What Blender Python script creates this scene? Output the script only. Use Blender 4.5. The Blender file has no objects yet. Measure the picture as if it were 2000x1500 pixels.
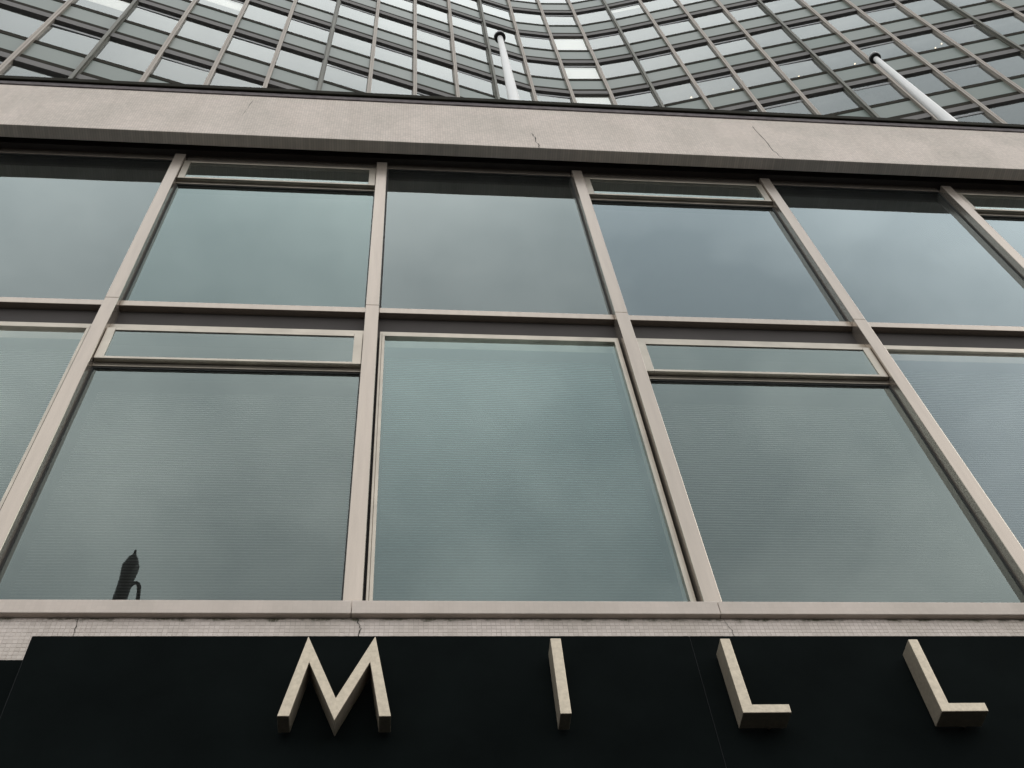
import bpy, math, random
from mathutils import Vector, Matrix
random.seed(7)
R = math.radians
scene = bpy.context.scene
col = scene.collection

# ------------------------------------------------------------------ camera
cam_d = bpy.data.cameras.new('camera'); cam = bpy.data.objects.new('camera', cam_d); col.objects.link(cam)
cam_d.sensor_width = 36.0; cam_d.lens = 39.25; cam_d.clip_start = 0.05; cam_d.clip_end = 4000
_f = Vector((0.10016606, 0.53601876, 0.8382426)); _r = Vector((0.99471522, -0.07304015, -0.07215788)); _u = _r.cross(_f)
cam.matrix_world = Matrix(((_r.x, _u.x, -_f.x, 0.208), (_r.y, _u.y, -_f.y, -3.9236), (_r.z, _u.z, -_f.z, 1.55), (0, 0, 0, 1)))
scene.camera = cam

# ------------------------------------------------------------------ world: overcast sky with broken cloud
SUN_EL, SUN_AZ = 46.0, 98.0          # azimuth clockwise from +Y
world = bpy.data.worlds.new('World'); scene.world = world; world.use_nodes = True
wn = world.node_tree; wn.nodes.clear()
def WN(t, **k):
    n = wn.nodes.new(t)
    for a, v in k.items(): setattr(n, a, v)
    return n
def wl(a, b): wn.links.new(a, b)
out = WN('ShaderNodeOutputWorld'); bg = WN('ShaderNodeBackground'); bg.inputs['Strength'].default_value = 0.10
sky = WN('ShaderNodeTexSky', sky_type='NISHITA', sun_disc=False)
sky.sun_elevation = R(SUN_EL); sky.sun_rotation = R(SUN_AZ); sky.air_density = 1.2; sky.dust_density = 2.5
tc = WN('ShaderNodeTexCoord'); sep = WN('ShaderNodeSeparateXYZ'); wl(tc.outputs['Generated'], sep.inputs[0])
zz = WN('ShaderNodeMath', operation='MAXIMUM'); wl(sep.outputs['Z'], zz.inputs[0]); zz.inputs[1].default_value = 0.0
za = WN('ShaderNodeMath', operation='ADD'); wl(zz.outputs[0], za.inputs[0]); za.inputs[1].default_value = 0.12
dx = WN('ShaderNodeMath', operation='DIVIDE'); wl(sep.outputs['X'], dx.inputs[0]); wl(za.outputs[0], dx.inputs[1])
dy = WN('ShaderNodeMath', operation='DIVIDE'); wl(sep.outputs['Y'], dy.inputs[0]); wl(za.outputs[0], dy.inputs[1])
cmb = WN('ShaderNodeCombineXYZ'); wl(dx.outputs[0], cmb.inputs[0]); wl(dy.outputs[0], cmb.inputs[1]); cmb.inputs[2].default_value = 3.7
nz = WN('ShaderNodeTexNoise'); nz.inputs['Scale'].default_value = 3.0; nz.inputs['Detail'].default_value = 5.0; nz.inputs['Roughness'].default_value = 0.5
cloud_offset = WN('ShaderNodeVectorMath', operation='ADD'); wl(cmb.outputs[0], cloud_offset.inputs[0]); cloud_offset.inputs[1].default_value = (-2.54, 0.68, 0.0)  # cloud placement invented so left tower panes mirror bright sky, right ones dim
wl(cloud_offset.outputs[0], nz.inputs['Vector'])
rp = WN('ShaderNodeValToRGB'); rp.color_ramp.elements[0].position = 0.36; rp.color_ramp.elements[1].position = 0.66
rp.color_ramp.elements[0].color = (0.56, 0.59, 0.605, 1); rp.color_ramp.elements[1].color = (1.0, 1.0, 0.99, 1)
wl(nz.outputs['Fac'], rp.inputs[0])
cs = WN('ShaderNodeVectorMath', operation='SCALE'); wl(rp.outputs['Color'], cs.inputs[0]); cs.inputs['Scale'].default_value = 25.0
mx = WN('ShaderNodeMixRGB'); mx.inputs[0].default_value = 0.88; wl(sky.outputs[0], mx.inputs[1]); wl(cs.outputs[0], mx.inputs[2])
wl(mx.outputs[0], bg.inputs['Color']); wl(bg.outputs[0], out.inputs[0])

# ------------------------------------------------------------------ sun behind cloud
sd = bpy.data.lights.new('sun', 'SUN'); sd.energy = 0.5; sd.angle = R(24); sd.color = (1.0, 0.95, 0.88)
sun = bpy.data.objects.new('sun', sd); col.objects.link(sun)
_s = Vector((math.sin(R(SUN_AZ)) * math.cos(R(SUN_EL)), math.cos(R(SUN_AZ)) * math.cos(R(SUN_EL)), math.sin(R(SUN_EL))))
sun.rotation_euler = (-_s).to_track_quat('-Z', 'Y').to_euler(); sun.location = (0, -30, 60)

scene.view_settings.view_transform = 'Standard'; scene.view_settings.look = 'None'
scene.view_settings.exposure = -0.28; scene.view_settings.gamma = 1.0; scene.view_settings.use_curve_mapping = False
scene.render.engine = 'CYCLES'
scene.cycles.max_bounces = 10; scene.cycles.transparent_max_bounces = 16

# ------------------------------------------------------------------ helpers
def tag(o, label=None, cat=None, group=None, kind=None):
    if label: o['label'] = label
    if cat: o['category'] = cat
    if group: o['group'] = group
    if kind: o['kind'] = kind
    return o
def empty(name, loc=(0, 0, 0)):
    o = bpy.data.objects.new(name, None); o.location = loc; o.empty_display_size = 0.3; col.objects.link(o); return o
class MB:
    def __init__(s): s.v = []; s.f = []
    def poly(s, pts): n = len(s.v); s.v += [tuple(p) for p in pts]; s.f.append(tuple(range(n, n + len(pts)))); return s
    def box(s, x0, x1, y0, y1, z0, z1):
        n = len(s.v)
        s.v += [(x0, y0, z0), (x1, y0, z0), (x1, y1, z0), (x0, y1, z0), (x0, y0, z1), (x1, y0, z1), (x1, y1, z1), (x0, y1, z1)]
        s.f += [tuple(n + i for i in q) for q in ((3, 2, 1, 0), (4, 5, 6, 7), (0, 1, 5, 4), (1, 2, 6, 5), (2, 3, 7, 6), (3, 0, 4, 7))]
        return s
    def prism(s, pts, y0, y1):      # polygon in x,z (counter-clockwise seen from -y), from y0 (front) to y1 (back)
        n = len(s.v); k = len(pts)
        s.v += [(x, y0, z) for x, z in pts] + [(x, y1, z) for x, z in pts]
        s.f.append(tuple(range(n, n + k))); s.f.append(tuple(reversed(range(n + k, n + 2 * k))))
        for i in range(k): j = (i + 1) % k; s.f.append((n + j, n + i, n + k + i, n + k + j))
        return s
    def lathe(s, prof, seg=20, x=0, y=0):   # prof: (radius, z) from bottom to top
        n = len(s.v)
        for r, z in prof:
            for i in range(seg):
                a = 2 * math.pi * i / seg; s.v.append((x + r * math.cos(a), y + r * math.sin(a), z))
        for k in range(len(prof) - 1):
            for i in range(seg):
                j = (i + 1) % seg; s.f.append((n + k * seg + i, n + k * seg + j, n + (k + 1) * seg + j, n + (k + 1) * seg + i))
        s.f.append(tuple(reversed(range(n, n + seg)))); s.f.append(tuple(range(n + (len(prof) - 1) * seg, n + len(prof) * seg)))
        return s
    def tube(s, pts, r, seg=10):
        n = len(s.v); pts = [Vector(p) for p in pts]
        for i, p in enumerate(pts):
            t = (pts[min(i + 1, len(pts) - 1)] - pts[max(i - 1, 0)]).normalized()
            a = t.orthogonal().normalized() if i == 0 else (a - t * a.dot(t)).normalized()
            b = t.cross(a); rr = r[i] if isinstance(r, (list, tuple)) else r
            for k in range(seg):
                q = 2 * math.pi * k / seg; s.v.append(tuple(p + (a * math.cos(q) + b * math.sin(q)) * rr))
        for i in range(len(pts) - 1):
            for k in range(seg):
                j = (k + 1) % seg; s.f.append((n + i * seg + k, n + i * seg + j, n + (i + 1) * seg + j, n + (i + 1) * seg + k))
        s.f.append(tuple(reversed(range(n, n + seg)))); s.f.append(tuple(range(n + (len(pts) - 1) * seg, n + len(pts) * seg)))
        return s
    def mesh(s, name, mat, smooth=False):
        m = bpy.data.meshes.new(name); m.from_pydata(s.v, [], s.f); m.materials.append(mat)
        if smooth:
            for p in m.polygons: p.use_smooth = True
        m.update(); return m
    def build(s, name, mat, parent=None, bevel=0.0, smooth=False, kind=None):
        m = s.mesh(name, mat, smooth); o = bpy.data.objects.new(name, m); col.objects.link(o)
        if parent is not None: o.parent = parent
        if bevel:
            b = o.modifiers.new('bevel', 'BEVEL'); b.width = bevel; b.segments = 2; b.limit_method = 'ANGLE'; b.angle_limit = R(40)
        if smooth:
            o.modifiers.new('split', 'EDGE_SPLIT').split_angle = R(40)
        if kind: o['kind'] = kind
        return o
def inst(name, mesh, parent, matrix=None):
    o = bpy.data.objects.new(name, mesh); col.objects.link(o); o.parent = parent
    if matrix is not None: o.matrix_local = matrix
    return o

# ------------------------------------------------------------------ materials
def new_mat(name):
    m = bpy.data.materials.new(name); m.use_nodes = True; nt = m.node_tree
    return m, nt, nt.nodes['Principled BSDF'], nt.nodes['Material Output']
def noise(nt, scale, detail=4, rough=0.55, vec=None):
    n = nt.nodes.new('ShaderNodeTexNoise'); n.inputs['Scale'].default_value = scale; n.inputs['Detail'].default_value = detail; n.inputs['Roughness'].default_value = rough
    if vec is None:
        t = nt.nodes.new('ShaderNodeTexCoord'); vec = t.outputs['Object']
    nt.links.new(vec, n.inputs['Vector']); return n.outputs['Fac']
def ramp(nt, fac, c0, c1, p0=0.35, p1=0.65):
    r = nt.nodes.new('ShaderNodeValToRGB'); e = r.color_ramp.elements
    e[0].position, e[1].position = p0, p1; e[0].color = (*c0, 1); e[1].color = (*c1, 1)
    nt.links.new(fac, r.inputs[0]); return r.outputs['Color']
def mul(nt, a, b, fac=1.0):
    m = nt.nodes.new('ShaderNodeMixRGB'); m.blend_type = 'MULTIPLY'; m.inputs[0].default_value = fac
    nt.links.new(a, m.inputs[1]); nt.links.new(b, m.inputs[2]); return m.outputs[0]
def bump(nt, bsdf, h, strength=0.3, dist=0.004):
    b = nt.nodes.new('ShaderNodeBump'); b.inputs['Strength'].default_value = strength; b.inputs['Distance'].default_value = dist
    nt.links.new(h, b.inputs['Height']); nt.links.new(b.outputs[0], bsdf.inputs['Normal'])
def plain(name, c, rough=0.6, metal=0.0, spec=0.5, var=0.12, scale=6.0, bmp=0.0, stretch=None):
    m, nt, b, o = new_mat(name)
    t = nt.nodes.new('ShaderNodeTexCoord'); vec = t.outputs['Object']
    if stretch:
        mp = nt.nodes.new('ShaderNodeMapping'); mp.inputs['Scale'].default_value = stretch; nt.links.new(vec, mp.inputs[0]); vec = mp.outputs[0]
    n = noise(nt, scale, 6, 0.6, vec)
    cc = ramp(nt, n, tuple(v * (1 - var) for v in c), tuple(min(1, v * (1 + var)) for v in c), 0.3, 0.7)
    nt.links.new(cc, b.inputs['Base Color'])
    b.inputs['Roughness'].default_value = rough; b.inputs['Metallic'].default_value = metal; b.inputs['Specular IOR Level'].default_value = spec
    if bmp: bump(nt, b, n, bmp)
    return m
def mosaic_mat(name, c, pitch, grout, tilevar=0.10, soft=1.0):
    m, nt, b, o = new_mat(name)
    t = nt.nodes.new('ShaderNodeTexCoord'); s = nt.nodes.new('ShaderNodeSeparateXYZ'); nt.links.new(t.outputs['Object'], s.inputs[0])
    cb = nt.nodes.new('ShaderNodeCombineXYZ'); nt.links.new(s.outputs['X'], cb.inputs[0]); nt.links.new(s.outputs['Z'], cb.inputs[1]); nt.links.new(s.outputs['Y'], cb.inputs[2])
    br = nt.nodes.new('ShaderNodeTexBrick'); br.offset = 0.0; br.squash = 1.0
    br.inputs['Scale'].default_value = 1.0; br.inputs['Brick Width'].default_value = pitch; br.inputs['Row Height'].default_value = pitch
    br.inputs['Mortar Size'].default_value = pitch * 0.055; br.inputs['Mortar Smooth'].default_value = 0.3; br.inputs['Bias'].default_value = 0.0
    br.inputs['Color1'].default_value = (*[v * (1 - tilevar) for v in c], 1); br.inputs['Color2'].default_value = (*[min(1, v * (1 + tilevar)) for v in c], 1)
    br.inputs['Mortar'].default_value = (*[v * grout for v in c], 1)
    nt.links.new(cb.outputs[0], br.inputs['Vector'])
    w1 = ramp(nt, noise(nt, 1.7, 6, 0.6), (0.88, 0.885, 0.87), (1.02, 1.01, 1.0), 0.34, 0.62)     # weathering in large clouds
    mp = nt.nodes.new('ShaderNodeMapping'); mp.inputs['Scale'].default_value = (9, 9, 0.9); nt.links.new(t.outputs['Object'], mp.inputs[0])
    w2 = ramp(nt, noise(nt, 1.0, 5, 0.6, mp.outputs[0]), (0.95, 0.945, 0.94), (1, 1, 1), 0.30, 0.55)  # rain streaks
    nt.links.new(mul(nt, mul(nt, br.outputs['Color'], w1), w2), b.inputs['Base Color'])
    b.inputs['Roughness'].default_value = 0.8; b.inputs['Specular IOR Level'].default_value = 0.2
    iv = nt.nodes.new('ShaderNodeMath'); iv.operation = 'SUBTRACT'; iv.inputs[0].default_value = 1.0; nt.links.new(br.outputs['Fac'], iv.inputs[1])
    bump(nt, b, iv.outputs[0], 0.25 * soft, 0.002)
    return m
def glass_mat(name, tint, gain, wav=0.0, ior=1.5, film=(1, 1, 1), wscale=1.2, dust=0.022):
    """float glass: mirror reflection rising with angle, clear transmission"""
    m, nt, b, o = new_mat(name); nt.nodes.remove(b)
    fr = nt.nodes.new('ShaderNodeFresnel'); fr.inputs['IOR'].default_value = ior
    mu = nt.nodes.new('ShaderNodeMath'); mu.operation = 'MULTIPLY'; mu.use_clamp = True; nt.links.new(fr.outputs[0], mu.inputs[0]); mu.inputs[1].default_value = gain
    gl = nt.nodes.new('ShaderNodeBsdfGlossy'); gl.inputs['Color'].default_value = (*tint, 1); gl.inputs['Roughness'].default_value = 0.0
    tr = nt.nodes.new('ShaderNodeBsdfTransparent'); tr.inputs['Color'].default_value = (*film, 1)
    ms = nt.nodes.new('ShaderNodeMixShader'); nt.links.new(mu.outputs[0], ms.inputs[0]); nt.links.new(tr.outputs[0], ms.inputs[1]); nt.links.new(gl.outputs[0], ms.inputs[2])
    t = nt.nodes.new('ShaderNodeTexCoord'); mp = nt.nodes.new('ShaderNodeMapping'); mp.inputs['Scale'].default_value = (5, 5, 0.8); nt.links.new(t.outputs['Object'], mp.inputs[0])
    df = nt.nodes.new('ShaderNodeBsdfDiffuse'); df.inputs['Color'].default_value = (0.42, 0.44, 0.42, 1)
    dr = nt.nodes.new('ShaderNodeMapRange'); nt.links.new(noise(nt, 1.3, 6, 0.65, mp.outputs[0]), dr.inputs['Value'])
    dr.inputs['From Min'].default_value = 0.3; dr.inputs['From Max'].default_value = 0.75; dr.inputs['To Min'].default_value = dust * 0.6; dr.inputs['To Max'].default_value = dust * 1.5
    md = nt.nodes.new('ShaderNodeMixShader'); nt.links.new(dr.outputs[0], md.inputs[0]); nt.links.new(ms.outputs[0], md.inputs[1]); nt.links.new(df.outputs[0], md.inputs[2]); ms = md
    tr2 = nt.nodes.new('ShaderNodeBsdfTransparent'); ge = nt.nodes.new('ShaderNodeNewGeometry')
    m2 = nt.nodes.new('ShaderNodeMixShader'); nt.links.new(ge.outputs['Backfacing'], m2.inputs[0]); nt.links.new(ms.outputs[0], m2.inputs[1]); nt.links.new(tr2.outputs[0], m2.inputs[2])
    nt.links.new(m2.outputs[0], o.inputs[0])
    if wav:
        bp = nt.nodes.new('ShaderNodeBump'); bp.inputs['Strength'].default_value = 1.0; bp.inputs['Distance'].default_value = wav
        nt.links.new(noise(nt, wscale, 1, 0.4), bp.inputs['Height'])
        nt.links.new(bp.outputs[0], gl.inputs['Normal']); nt.links.new(bp.outputs[0], fr.inputs['Normal'])
    return m
M = {}
PINK = (0.60, 0.525, 0.465)
M['mosaic_band'] = mosaic_mat('mosaic_band', (0.72, 0.635, 0.57), 0.0235, 0.70, 0.07)
M['tile_a'] = plain('mosaic_tile', (0.60, 0.535, 0.475), 0.55, var=0.16, scale=46.0)
M['grout'] = plain('tile_grout', (0.53, 0.46, 0.405), 0.95, var=0.25, scale=9)
M['sill'] = mosaic_mat('sill_mosaic', (0.63, 0.55, 0.49), 0.0235, 0.95, 0.025, 0.15)
M['alu'] = plain('satin_aluminium', (0.41, 0.352, 0.298), 0.26, metal=0.75, var=0.07, scale=3.0, stretch=(6, 6, 0.5))
M['alu_light'] = plain('frame_aluminium', (0.40, 0.355, 0.295), 0.30, metal=0.75, var=0.14, scale=5.0, bmp=0.02)
M['bronze'] = plain('brown_panel', (0.055, 0.047, 0.043), 0.7, spec=0.25, var=0.12, scale=3)
M['gasket_gap'] = plain('dark_gasket_gap', (0.02, 0.02, 0.018), 0.7)
M['coping'] = plain('coping_metal', (0.016, 0.014, 0.008), 0.8, spec=0.1, var=0.3, scale=12)
M['flashing'] = plain('lead_flashing', (0.15, 0.13, 0.13), 0.7, spec=0.15, var=0.3, scale=14)
M['black'] = plain('black_fascia', (0.0045, 0.0062, 0.0060), 0.85, spec=0.02, var=0.25, scale=2.0)
M['joint'] = plain('pale_joint_edge', (0.022, 0.023, 0.024), 0.8, spec=0.1)
M['letter'] = plain('letter_metal', (0.46, 0.395, 0.305), 0.42, metal=0.7, var=0.14, scale=55, bmp=0.15)
M['glass'] = glass_mat('window_glass', (0.85, 0.99, 0.95), 2.3, wav=0.004, wscale=0.9)
M['glass_teal'] = glass_mat('window_glass_teal', (0.80, 0.99, 0.965), 2.4, wav=0.004, wscale=0.9)
M['glass_upper'] = glass_mat('window_glass_upper', (0.81, 0.99, 0.97), 2.0, wav=0.004, wscale=0.9)
M['glass_grey'] = glass_mat('window_glass_grey', (0.87, 0.985, 0.975), 2.0, wav=0.004, wscale=0.9)
M['glass_blue'] = glass_mat('window_glass_blue', (0.81, 0.95, 0.99), 2.05, wav=0.004, wscale=0.9)
M['slat'] = plain('blind_slat', (0.60, 0.62, 0.59), 0.5, var=0.04)
M['slat_teal'] = plain('blind_slat_teal', (0.52, 0.66, 0.64), 0.5, var=0.04)
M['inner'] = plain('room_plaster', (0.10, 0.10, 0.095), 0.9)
M['crack'] = plain('crack_grime', (0.055, 0.05, 0.04), 0.95)
M['roof'] = plain('roof_felt', (0.10, 0.10, 0.10), 0.9)
M['white'] = plain('white_paint', (0.80, 0.79, 0.765), 0.35, var=0.06, scale=4, stretch=(3, 3, 0.4))
M['capdark'] = plain('cap_dark', (0.02, 0.018, 0.018), 0.5)
M['tglass'] = glass_mat('tower_glass', (0.95, 1.0, 0.985), 1.6, wav=0.003, wscale=1.2)
M['tspan'] = None
M['tfin'] = plain('fin_steel', (0.34, 0.295, 0.25), 0.5, metal=0.3, var=0.10, scale=2.0, stretch=(4, 4, 0.2))
M['tfin_dark'] = plain('fin_dark_steel', (0.13, 0.125, 0.10), 0.5, metal=0.3, var=0.18, scale=2.0, stretch=(4, 4, 0.2))
M['tledge'] = plain('ledge_steel', (0.15, 0.14, 0.132), 0.6, spec=0.25, metal=0.0, var=0.10, scale=2.0)
M['tbar'] = plain('glazing_bar', (0.03, 0.027, 0.02), 0.8, spec=0.08, var=0.2, scale=3)
M['trail'] = plain('vent_rail', (0.30, 0.30, 0.30), 0.4, metal=0.3)
M['tceil'] = plain('office_ceiling', (0.20, 0.20, 0.195), 0.9)
M['asphalt'] = plain('asphalt', (0.035, 0.035, 0.036), 0.85, spec=0.1, var=0.3, scale=30, bmp=0.2)
M['paving'] = plain('paving', (0.04, 0.038, 0.036), 0.8, spec=0.1, var=0.2, scale=8)
M['lamp'] = plain('lamp_black_paint', (0.012, 0.013, 0.012), 0.5, spec=0.3)
def spandrel_mat():
    m, nt, b, o = new_mat('spandrel_glass')
    oi = nt.nodes.new('ShaderNodeObjectInfo')
    c = ramp(nt, oi.outputs['Random'], (0.14, 0.175, 0.15), (0.19, 0.215, 0.19), 0.0, 1.0)
    nt.links.new(c, b.inputs['Base Color']); b.inputs['Roughness'].default_value = 0.3
    b.inputs['Specular IOR Level'].default_value = 0.22
    return m
M['tspan'] = spandrel_mat()
def lamp_mat():
    m, nt, b, o = new_mat('downlight_glow'); nt.nodes.remove(b)
    e = nt.nodes.new('ShaderNodeEmission'); e.inputs['Color'].default_value = (1, 0.78, 0.5, 1); e.inputs['Strength'].default_value = 3.0
    nt.links.new(e.outputs[0], o.inputs[0]); return m
M['glow'] = lamp_mat()

# ------------------------------------------------------------------ setting: pavement, road, ground
tag(MB().poly([(-900, -900, -0.13), (900, -900, -0.13), (900, 900, -0.13), (-900, 900, -0.13)]).build('ground', M['asphalt']), kind='structure')
tag(MB().box(-40, 45, -6.6, 0.7, -0.126, 0.0).build('pavement', M['paving']), kind='structure')
tag(MB().box(-40, 45, -6.75, -6.604, -0.126, 0.012).build('kerb', M['flashing'], bevel=0.012), kind='structure')
tag(MB().box(-40, 45, -16, -6.754, -0.127, -0.118).build('road', M['asphalt']), kind='structure')

# ------------------------------------------------------------------ podium building
W = 1.83
K0, K1 = -3, 6                       # bay lines built (axis of a mullion at x = k*W)
XL, XR = K0 * W - 0.05, K1 * W + 0.05
pod = empty('podium_building', (0, 0, 0))
tag(pod, 'low glazed block with pink mosaic parapet and pale window grid behind the black sign', 'building')
Z_SILL, Z_TOP = 5.612, 11.56
# mullions
mm = MB().box(-0.048, 0.048, 0.0, 0.135, Z_SILL - 0.004, 8.706)
mm2 = MB().box(-0.048, 0.048, 0.0, 0.135, 8.709, 11.47)
mA, mB = mm.mesh('mullion', M['alu']), mm2.mesh('mullion_upper', M['alu'])
for k in range(K0, K1 + 1):
    for me in (mA, mB):
        o = inst('mullion', me, pod, Matrix.Translation((k * W, 0, 0)))
        bv = o.modifiers.new('bevel', 'BEVEL'); bv.width = 0.004; bv.segments = 2
# glass pane of a window
def pane(x0, x1, z0, z1, y, parent, g='glass'):
    o = MB().box(x0, x1, y, y + 0.010, z0, z1).build('window_pane', M[g], parent)
    return o
def blind(x0, x1, z0, z1, mat, parent, y=0.235, pitch=0.0232):
    mb = MB(); z = z0
    while z < z1:
        dy, dz = 0.0085, 0.0085
        mb.poly([(x0, y - dy, z - dz), (x1, y - dy, z - dz), (x1, y + dy, z + dz), (x0, y + dy, z + dz)]); z += pitch
    return mb.build('blind_slats', mat, parent, kind='stuff')
def frame(x0, x1, z0, z1, w, y0, y1):
    mb = MB(); mb.box(x0, x0 + w, y0, y1, z0, z1); mb.box(x1 - w, x1, y0, y1, z0, z1)
    mb.box(x0 + w, x1 - w, y0, y1, z1 - w, z1); mb.box(x0 + w, x1 - w, y0, y1, z0, z0 + w); return mb
GY = 0.075
for k in range(K0, K1):
    a, b = k * W + 0.048, (k + 1) * W - 0.048
    hop = k % 2 == 1
    # transom rail at the storey line and the brown panel below it
    MB().box(a, b, 0.052, 0.150, 8.690, 8.762).build('transom_rail', M['alu'], pod, bevel=0.004)
    MB().box(a, b, 0.106, 0.150, 8.37, 8.690).build('spandrel_panel', M['bronze'], pod)
    # head of the upper storey under the cornice
    MB().box(a, b, 0.060, 0.150, 11.472, 11.585).build('head_panel', M['alu'], pod, bevel=0.003)
    for lower in (True, False):
        zb, zt = (Z_SILL, 8.432) if lower else (8.762, 11.472)
        if hop:
            zh = zt - 0.545                      # underside of the vent transom
            # fixed light below a top hung vent
            fr = frame(a, b, zb, zh, 0.012, 0.068, 0.150).build('window_frame', M['gasket_gap'], pod)
            pane(a + 0.012, b - 0.012, zb + 0.012, zh - 0.012, GY, fr, 'glass' if lower else 'glass_blue' if k > 0 else 'glass_upper')
            if lower: blind(a + 0.03, b - 0.03, zb + 0.02, zh - 0.03, M['slat'], fr)
            MB().box(a, b, 0.058, 0.150, zh, zh + 0.058).build('vent_transom', M['alu_light'], pod, bevel=0.003)
            # outer frame of the vent
            vf = MB()
            vf.box(a, b, 0.058, 0.150, zt - 0.056, zt)
            vf.box(a, a + 0.012, 0.058, 0.150, zh + 0.058, zt - 0.056); vf.box(b - 0.012, b, 0.058, 0.150, zh + 0.058, zt - 0.056)
            vf = vf.build('vent_frame', M['alu_light'], pod, bevel=0.002)
            MB().box(a + 0.012, b - 0.012, 0.046, 0.064, zt - 0.098, zt - 0.066).build('weather_bar', M['alu_light'], vf, bevel=0.003)
            MB().box(a + 0.012, b - 0.012, 0.066, 0.150, zt - 0.130, zt - 0.056).build('joint_backing', M['gasket_gap'], vf)  # dark backing added to colour the shade in the grooves around the weather bar
            # sash, standing proud, a little lighter
            s0, s1 = zh + 0.040, zt - 0.109
            sx0, sx1 = a + 0.004, b - 0.004
            sb = MB(); y0, y1 = 0.022, 0.056
            sb.box(sx0, sx0 + 0.060, y0, y1, s0, s1); sb.box(sx1 - 0.060, sx1, y0, y1, s0, s1)
            sb.box(sx0 + 0.060, sx1 - 0.060, y0, y1, s1 - 0.032, s1); sb.box(sx0 + 0.060, sx1 - 0.060, y0, y1, s0, s0 + 0.026)
            sh = sb.build('vent_sash', M['alu_light'], pod, bevel=0.003)
            pane(sx0 + 0.060, sx1 - 0.060, s0 + 0.026, s1 - 0.032, 0.030, sh)
        elif lower:
            # fixed light with a pale inset frame and a dark joint beside each mullion
            fr = MB()
            x0, x1 = a + 0.014, b - 0.014
            for (u0, u1) in ((x0, x0 + 0.016), (x1 - 0.016, x1)): fr.box(u0, u1, 0.062, 0.150, zb, zt - 0.034)
            for (u0, u1) in ((x0 + 0.016, x0 + 0.036), (x1 - 0.036, x1 - 0.016)): fr.box(u0, u1, 0.054, 0.150, zb, zt - 0.070)
            fr.box(x0, x1, 0.062, 0.150, zt - 0.034, zt); fr.box(x0 + 0.016, x1 - 0.016, 0.054, 0.150, zt - 0.070, zt - 0.034)
            fr = fr.build('window_frame', M['alu_light'], pod, bevel=0.002)
            for (u0, u1) in ((a, x0), (x1, b)): MB().box(u0, u1, 0.105, 0.150, zb, zt).build('joint_backing', M['gasket_gap'], fr)
            pane(x0 + 0.036, x1 - 0.036, zb, zt - 0.070, GY, fr, 'glass_teal' if k == 0 else 'glass_blue' if k > 0 else 'glass')
            blind(x0 + 0.05, x1 - 0.05, zb + 0.02, zt - 0.085, M['slat_teal'] if k == 0 else M['slat'], fr)
        else:
            fr = frame(a, b, zb, zt, 0.012, 0.068, 0.150).build('window_frame', M['gasket_gap'], pod)
            pane(a + 0.012, b - 0.012, zb + 0.012, zt - 0.012, GY, fr, 'glass_blue' if k > 0 else 'glass_grey')
    # sill stones, one per bay, with open joints on the mullion lines
    MB().box(k * W + 0.0015, (k + 1) * W - 0.0015, -0.050, 0.150, 5.523, Z_SILL).build('sill_stone', M['sill'], pod, bevel=0.004)
# cornice / parapet band in mosaic
MB().box(XL - 6, XR + 6, -0.178, -0.057, 11.545, 12.63).build('parapet_band', M['mosaic_band'], pod, bevel=0.006)
MB().box(XL - 6, XR + 6, -0.057, 0.20, 11.80, 12.63).build('parapet_core', M['roof'], pod)
MB().box(XL - 6, XR + 6, 0.010, 0.20, 11.588, 11.80).build('head_channel', M['bronze'], pod)
MB().box(XL - 6, XR + 6, -0.190, 0.24, 12.632, 12.715).build('flashing', M['flashing'], pod, bevel=0.006)
MB().box(XL - 6, XR + 6, -0.212, 0.26, 12.717, 12.815).build('coping', M['coping'], pod, bevel=0.012)
# walls beyond the glazed bays, roof, floors, rooms
for x0, x1 in ((XL - 6, XL), (XR, XR + 6)):
    MB().box(x0, x1, 0.0, 0.2, 5.40, 11.588).build('end_wall', M['mosaic_band'], pod)
MB().box(XL - 6, XR + 6, 0.262, 30, 12.40, 12.60).build('roof_deck', M['roof'], pod)
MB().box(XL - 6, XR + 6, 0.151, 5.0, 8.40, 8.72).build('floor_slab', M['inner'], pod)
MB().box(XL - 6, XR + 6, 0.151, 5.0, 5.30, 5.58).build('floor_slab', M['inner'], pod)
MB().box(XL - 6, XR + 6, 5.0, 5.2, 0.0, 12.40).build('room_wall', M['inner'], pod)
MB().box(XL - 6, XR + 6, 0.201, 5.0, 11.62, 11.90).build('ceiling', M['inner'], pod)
# mosaic wall below the sills: backing with real tesserae
MB().box(XL - 6, XR + 6, -0.0155, 0.150, 4.30, 5.522).build('wall', M['grout'], pod)
tm = MB(); P = 0.0235
def tess(x, z):
    g = 0.0008; j = random.uniform(-0.0006, 0.0006); y0 = -0.0166 + random.uniform(-0.0003, 0.0003)
    x0, x1, z0, z1 = x + g + j, x + P - g + j, z + g, z + P - g; n = len(tm.v); c = 0.0006
    tm.v.extend([(x0 + c, y0, z0 + c), (x1 - c, y0, z0 + c), (x1 - c, y0, z1 - c), (x0 + c, y0, z1 - c), (x0, -0.0155, z0), (x1, -0.0155, z0), (x1, -0.0155, z1), (x0, -0.0155, z1)])
    tm.f.extend([(n, n + 1, n + 2, n + 3)] + [(n + a, n + 4 + a, n + 4 + (a + 1) % 4, n + (a + 1) % 4) for a in range(4)])
x = -3.6
while x < 6.6:
    zlo = 5.05 if x < -1.30 else 5.34
    z = 5.5218 - P
    while z > zlo: tess(x, z); z -= P
    x += P
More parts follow.
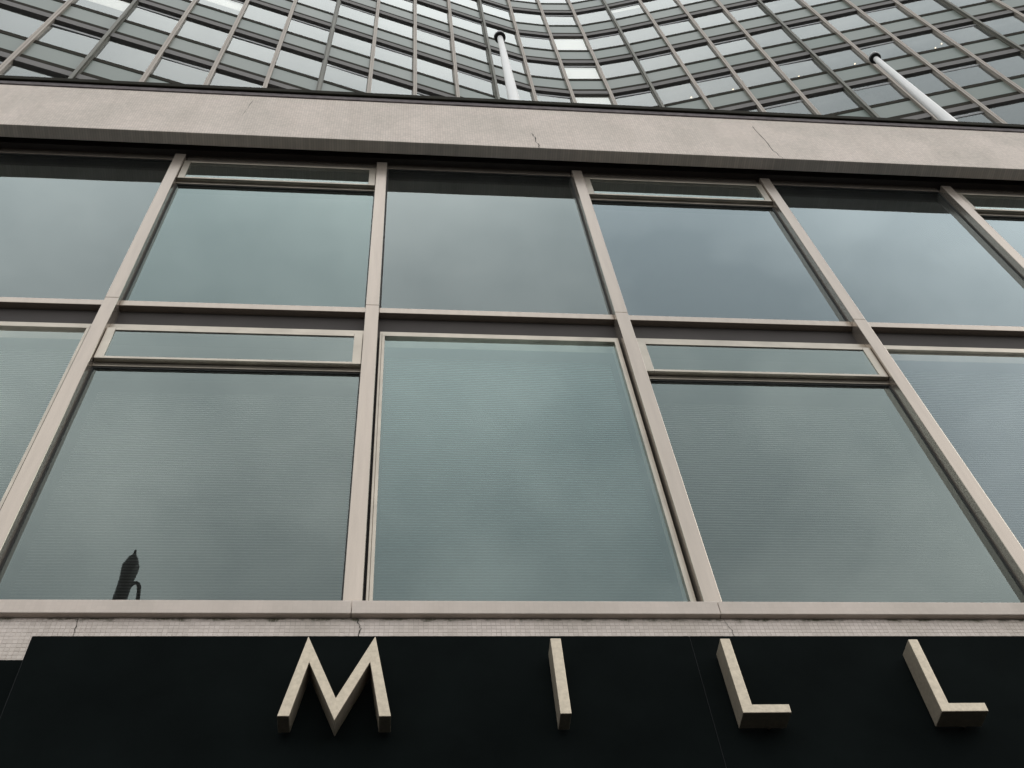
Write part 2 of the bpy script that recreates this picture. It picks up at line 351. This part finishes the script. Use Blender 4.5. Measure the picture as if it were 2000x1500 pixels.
def tile_mat():
    m, nt, b, o = new_mat('mosaic_tesserae')
    g = nt.nodes.new('ShaderNodeNewGeometry')
    c1 = ramp(nt, g.outputs['Random Per Island'], (0.60, 0.52, 0.465), (0.70, 0.61, 0.55), 0.0, 1.0)
    w = ramp(nt, noise(nt, 2.2, 5), (0.80, 0.80, 0.77), (1, 1, 1), 0.33, 0.6)
    c2 = mul(nt, c1, w)
    # moss and soot clinging in ragged patches along the drip line of the sill
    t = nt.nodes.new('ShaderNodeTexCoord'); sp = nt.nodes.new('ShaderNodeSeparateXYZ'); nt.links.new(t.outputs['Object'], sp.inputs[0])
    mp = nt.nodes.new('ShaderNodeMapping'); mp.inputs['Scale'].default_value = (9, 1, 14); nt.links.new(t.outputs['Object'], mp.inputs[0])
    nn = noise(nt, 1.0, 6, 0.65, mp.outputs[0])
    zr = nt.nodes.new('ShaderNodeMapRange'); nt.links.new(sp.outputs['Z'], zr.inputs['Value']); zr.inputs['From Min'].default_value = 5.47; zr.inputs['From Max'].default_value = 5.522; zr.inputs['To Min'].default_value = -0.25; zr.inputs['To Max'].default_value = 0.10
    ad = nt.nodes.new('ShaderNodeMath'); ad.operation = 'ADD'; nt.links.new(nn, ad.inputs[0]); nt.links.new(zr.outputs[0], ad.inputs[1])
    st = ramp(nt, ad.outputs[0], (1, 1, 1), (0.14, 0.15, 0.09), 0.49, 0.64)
    nt.links.new(mul(nt, c2, st), b.inputs['Base Color']); b.inputs['Roughness'].default_value = 0.6
    return m
tm.build('mosaic_tesserae', tile_mat(), pod, kind='stuff')
# cracks: fine dark fissures standing in the mosaic
def crack(pts, w, y):
    mb = MB()
    n = 7; path = []
    for (xa, za), (xb, zb_) in zip(pts[:-1], pts[1:]):
        for i in range(n):
            t = i / n; path.append((xa + (xb - xa) * t + random.uniform(-1, 1) * w * 0.8, za + (zb_ - za) * t, w * random.uniform(0.25, 1.0)))
    path.append((pts[-1][0], pts[-1][1], w * 0.4))
    for (xa, za, wa), (xb, zb_, wb) in zip(path[:-1], path[1:]):
        mb.poly([(xa - wa / 2, y, za), (xb - wb / 2, y, zb_), (xb + wb / 2, y, zb_), (xa + wa / 2, y, za)])
    return mb.build('crack', M['crack'], pod)
crack([(-1.30, 12.50), (-1.345, 12.05)], 0.005, -0.1792)
crack([(1.435, 11.92), (1.452, 11.70), (1.470, 11.548)], 0.013, -0.1792)
crack([(3.76, 12.42), (3.79, 11.75), (3.83, 11.548)], 0.009, -0.1792)
crack([(-1.273, 5.515), (-1.27, 5.40), (-1.285, 5.36)], 0.005, -0.0186)
crack([(0.028, 5.52), (0.048, 5.452), (0.040, 5.36)], 0.007, -0.0186)
crack([(1.845, 5.52), (1.87, 5.44), (1.875, 5.36)], 0.0035, -0.0186)
# ground floor below the sign: glazed front
for k in range(K0, K1):
    g = MB().box(k * W + 0.03, (k + 1) * W - 0.03, 0.55, 0.65, 0.0, 0.25).build('stall_riser', M['black'], pod)
    MB().box(k * W + 0.03, (k + 1) * W - 0.03, 0.58, 0.59, 0.25, 4.3).build('window_pane', M['glass'], g)
    MB().box(k * W - 0.03, k * W + 0.03, 0.54, 0.66, 0.0, 4.3).build('post', M['alu'], pod)
MB().box(XL - 6, XR + 6, 0.15, 5.0, 4.30, 4.40).build('soffit', M['inner'], pod)

# ------------------------------------------------------------------ sign: black fascia with raised letters
sg = empty('sign_fascia', (0, -0.22, 5.2)); tag(sg, 'black fascia sign with raised pale letters reading MILL', 'sign')
def in_sign(o):
    for v in o.data.vertices: v.co -= Vector((0, -0.22, 5.2))
    return o
for x0, x1 in ((-1.366, 1.5725), (1.5745, 4.5135), (4.5155, 7.45)):
    in_sign(MB().box(x0, x1, -0.22, -0.026, 3.55, 5.205).build('fascia_panel', M['black'], sg, bevel=0.003))
for xj in (1.5735, 4.5145): in_sign(MB().box(xj - 0.001, xj + 0.001, -0.2195, -0.03, 3.56, 5.203).build('joint_strip', M['joint'], sg))
in_sign(MB().box(-1.3685, -1.3665, -0.2185, -0.03, 3.56, 5.203).build('edge_strip', M['joint'], sg))  # added strip drawing the pale line along the panel's left edge
lp = tag(MB().box(-5.2, -1.372, -0.10, -0.023, 3.55, 5.180).build('fascia_panel', M['black'], pod, bevel=0.003))
YF, YB = -0.34, -0.24
letters = [
    ('M', [(-0.251, 4.646), (-0.203, 4.646), (-0.146, 4.935), (-0.022, 4.623), (0.110, 4.935), (0.156, 4.642), (0.204, 4.642), (0.128, 5.087), (-0.023, 4.740), (-0.161, 5.087)]),
    ('I', [(0.896, 4.649), (0.943, 4.649), (0.944, 5.073), (0.897, 5.073)]),
    ('L', [(1.667, 4.647), (1.875, 4.647), (1.877, 4.692), (1.716, 4.692), (1.711, 5.071), (1.666, 5.071)]),
    ('L', [(2.536, 4.647), (2.744, 4.647), (2.747, 4.693), (2.584, 4.693), (2.590, 5.066), (2.546, 5.066)]),
]
for ch, pts in letters:
    o = in_sign(MB().prism(pts, YF, YB).build('letter', M['letter'], sg, bevel=0.003))
    o['label'] = 'raised pale letter ' + ch
    xs = [q[0] for q in pts]; cx = (min(xs) + max(xs)) / 2
    spots = {'M': [(-0.20, 4.75), (-0.022, 4.68), (0.15, 4.75)], 'I': [(0.918, 4.74), (0.92, 4.98)], 'L': [(min(xs) + 0.03, 4.95), (max(xs) - 0.07, 4.668)]}[ch]
    for sx, sz in spots:
        pin = MB().tube([(sx, YB - 0.003, sz), (sx, -0.219, sz)], 0.009, 8).build('fixing_pin', M['letter'], o)
        in_sign(pin)

# ------------------------------------------------------------------ tower
H = 3.5; ZA = 29.59
tow = empty('office_tower', (5.74, 7.99, 12.6)); tag(tow, 'tall curved office tower with steel fins and banded glass rising behind the parapet', 'tower')
TI = Matrix.Translation((-5.74, -7.99, -12.6))
I0, I1 = -5, 27
AXL = (1.32834, -8.8477, 0.349782, 4.4401); AXR = (1.32861, -8.7777, -0.349883, 12.1613)
def axis(i):
    if i <= 9: return Vector((AXL[0] * i + AXL[1], AXL[2] * i + AXL[3], 0))
    if i >= 13: return Vector((AXR[0] * i + AXR[1], AXR[2] * i + AXR[3], 0))
    return Vector({10: (4.445, 7.912), 11: (5.783, 7.985), 12: (7.1195, 7.92)}[i] + (0,))
def frm(p, t):      # local frame: x along the facade, y into the building
    t = t.normalized(); n = Vector((-t.y, t.x, 0))
    return Matrix(((t.x, n.x, 0, p.x), (t.y, n.y, 0, p.y), (0, 0, 1, p.z), (0, 0, 0, 1)))
ZT0, ZT1 = 12.6, 117.0
fin = MB().box(-0.056, -0.006, -0.10, 0.02, ZT0, ZT1).box(0.006, 0.056, -0.10, 0.02, ZT0, ZT1).box(-0.006, 0.006, -0.090, 0.02, ZT0, ZT1).mesh('fin', M['tfin'])
fin_d = MB().box(-0.040, 0.040, -0.135, -0.05, ZT0, ZT1).box(-0.075, 0.075, -0.05, 0.02, ZT0, ZT1).mesh('dark_fin', M['tfin_dark'])
for i in range(I0, I1 + 1):
    t = axis(min(i + 1, I1)) - axis(max(i - 1, I0))
    inst('fin', fin_d if i % 4 == 1 else fin, tow, TI @ frm(axis(i), t))
W0 = 1.36
pc = {
    'window_pane': MB().box(-0.5, 0.5, 0.0, 0.012, 0.10, 1.80).mesh('tower_pane', M['tglass']),
    'spandrel_panel': MB().box(-0.5, 0.5, 0.0, 0.03, 2.45, 3.40).mesh('tower_spandrel', M['tspan']),
    'ledge': MB().box(-0.5, 0.5, -0.069, 0.10, 1.795, 2.09).mesh('tower_ledge', M['tledge']),
    'sill_bar': MB().box(-0.5, 0.5, -0.012, 0.05, 3.395, 3.60).mesh('tower_sill_bar', M['tbar']),
    'glazing_bar': MB().box(-0.5, 0.5, -0.012, 0.05, 2.09, 2.45).mesh('tower_glazing_bar', M['tbar']),
    'vent_rail': MB().box(-0.5, 0.5, -0.018, 0.02, 1.47, 1.51).box(-0.5, 0.5, -0.010, 0.02, 1.55, 1.59).mesh('tower_vent_rail', M['trail']),
}
backm = MB().box(-0.5, 0.5, 0.03, 0.06, 1.90, 2.45)
stuff = {n: MB() for n in pc}
KA, KB = -5, 24
for i in range(I0, I1):
    p0, p1 = axis(i), axis(i + 1); t = p1 - p0; w = t.length - 0.10
    for k in range(KA, KB):
        vis = (-1 <= i <= 24 and -1 <= k <= 6)
        z = ZA + k * H
        base = (p0 + p1) / 2 + Vector((0, 0, z))
        for n, me in pc.items():
            if n == 'vent_rail' and (i - k) % 2: continue
            mtx = TI @ frm(base, t) @ Matrix.Diagonal((w, 1, 1, 1))
            if n == 'window_pane':
                mtx = mtx @ Matrix.Translation((0, 0, 0.9)) @ Matrix.Rotation(R(random.gauss(0, 0.28)), 4, 'Z') @ Matrix.Rotation(R(random.gauss(0, 0.28)), 4, 'X') @ Matrix.Translation((0, 0, -0.9))
            if vis: inst(n, me, tow, mtx)
            else:
                s = stuff[n]; off = len(s.v)
                for v in me.vertices: s.v.append(tuple(mtx @ v.co))
                for f in me.polygons: s.f.append(tuple(off + q for q in f.vertices))
for n, s in stuff.items(): s.build(n, pc[n].materials[0], tow, kind='stuff')
# roller blinds drawn to different depths behind some of the panes
M['tblind'] = plain('roller_blind', (0.60, 0.58, 0.51), 0.8, var=0.05)
tb = MB().box(-0.49, 0.49, 0.045, 0.055, -1.0, 0.0).mesh('roller_blind', M['tblind'])
drawn = {(11, 2): 1.6, (11, 3): 1.6, (11, 4): 1.6, (2, 2): 1.0}
rb = random.Random(21)
for i in range(-1, 25):
    for k in range(-1, 7):
        if (i, k) not in drawn and rb.random() < 0.05: drawn[(i, k)] = rb.choice((0.4, 0.6, 0.9, 1.2, 1.6))
for (i, k), drop in drawn.items():
    p0, p1 = axis(i), axis(i + 1); t = p1 - p0
    inst('roller_blind', tb, tow, TI @ frm((p0 + p1) / 2 + Vector((0, 0, ZA + k * H + 1.79)), t) @ Matrix.Diagonal((t.length - 0.12, 1, drop, 1)))
# floors, ceilings and the core behind the glass
outl = [axis(i) for i in range(I0, I1 + 1)]
for k in range(KA, KB):
    z = ZA + k * H; mb = MB()
    for a, b in zip(outl[:-1], outl[1:]):
        for (zz0, flip) in ((z + 1.80, False),):
            q = [(a.x, a.y + 0.07, zz0), (b.x, b.y + 0.07, zz0), (b.x, b.y + 6, zz0), (a.x, a.y + 6, zz0)]
            mb.poly(list(reversed(q)))
            mb.poly([(x_, y_, z_ + 1.72) for x_, y_, z_ in q])
            mb.poly([(a.x, a.y + 0.07, zz0), (b.x, b.y + 0.07, zz0), (b.x, b.y + 0.07, zz0 + 1.72), (a.x, a.y + 0.07, zz0 + 1.72)])
    o = mb.build('office_floor', M['tceil'], tow); o.matrix_local = TI
core = MB()
for a, b in zip(outl[:-1], outl[1:]):
    core.poly([(a.x, a.y + 3.2, ZT0), (b.x, b.y + 3.2, ZT0), (b.x, b.y + 3.2, ZT1), (a.x, a.y + 3.2, ZT1)])
xa, xb = outl[0], outl[-1]
for s in (xa, xb): core.poly([(s.x, s.y, ZT0), (s.x, s.y + 10, ZT0), (s.x, s.y + 10, ZT1), (s.x, s.y, ZT1)])
core.poly([(xa.x, xa.y, ZT1), (xb.x, xb.y, ZT1), (xb.x, xb.y + 10, ZT1), (xa.x, xa.y + 10, ZT1)])
o = core.build('core_wall', M['tceil'], tow); o.matrix_local = TI
# a few ceiling downlights burning in the offices
dl = MB().lathe([(0.018, -0.012), (0.024, 0.0)], 10).mesh('downlight', M['glow'])
for i, k, s, d in ((13, 2, 0.95, 0.58), (14, 2, 1.0, 0.60), (17, 2, 1.05, 0.58), (19, 2, 1.05, 0.60), (19, 2, 1.2, 0.50), (16, 2, 0.65, 0.62)):
    p0, p1 = axis(i), axis(i + 1); t = (p1 - p0); n = Vector((-t.y, t.x, 0)).normalized()
    p = p0 + t * s + n * d + Vector((0, 0, ZA + k * H + 1.795))
    inst('downlight', dl, tow, TI @ Matrix.Translation(p))

# ------------------------------------------------------------------ flagpoles on the podium roof
def flagpole(x, y, label, top):
    r = empty('flagpole', (x, y, 12.6)); tag(r, label, 'flagpole', 'white flagpoles on the podium roof')
    h = top - 12.6
    MB().lathe([(0.075, 0.0), (0.072, h * 0.45), (0.040, h - 0.06), (0.040, h - 0.02)], 24).build('pole', M['white'], r, smooth=True)
    MB().lathe([(0.10, 0.0), (0.10, 0.06), (0.08, 0.10)], 20).build('base_collar', M['flashing'], r, smooth=True)
    c = MB().lathe([(0.045, h - 0.05), (0.083, h - 0.03), (0.083, h + 0.012)], 24).build('cap', M['capdark'], r, smooth=True)
    MB().lathe([(0.080, h + 0.012), (0.086, h + 0.03), (0.060, h + 0.07), (0.015, h + 0.09)], 24).build('cap_dome', M['white'], c, smooth=True)
flagpole(1.530, 0.5, 'white tapered flagpole rising above the parapet behind the letter I', 17.72)
flagpole(7.124, 0.5, 'white tapered flagpole rising above the parapet beyond the last letter L', 17.69)

# ------------------------------------------------------------------ street lamp by the kerb, seen mirrored in the glass
lx, ly = -2.87, -5.0
sl = empty('street_lamp', (lx, ly, 0)); tag(sl, 'dark street lamp with spiked finial and swan neck arm, mirrored in the lower window pane', 'street lamp')
MB().lathe([(0.20, 0.0), (0.20, 0.25), (0.15, 0.32), (0.15, 1.3), (0.095, 1.4), (0.085, 9.0), (0.078, 11.30)], 20).build('column', M['lamp'], sl, smooth=True)
MB().lathe([(0.079, 11.30), (0.082, 11.42), (0.096, 11.60), (0.096, 11.67), (0.078, 11.70), (0.076, 11.74), (0.060, 11.77), (0.056, 11.80), (0.034, 11.83), (0.022, 11.87), (0.006, 11.95)], 16).build('finial', M['lamp'], sl, smooth=True)
arm = [(0.04, 0, 11.24), (0.065, 0, 11.32), (0.095, 0, 11.365), (0.125, 0, 11.37), (0.15, 0, 11.345), (0.17, 0, 11.29), (0.185, 0, 11.20), (0.20, 0, 11.08), (0.22, 0, 10.9), (0.25, 0, 10.7), (0.33, 0, 10.5), (0.33, 0, 10.38)]
am = MB().tube(arm, 0.024, 10).build('swan_neck_arm', M['lamp'], sl, smooth=True)
MB().lathe([(0.05, 10.40), (0.19, 10.28), (0.22, 10.16), (0.20, 10.14)], 16, x=0.33).build('lantern', M['lamp'], am, smooth=True)
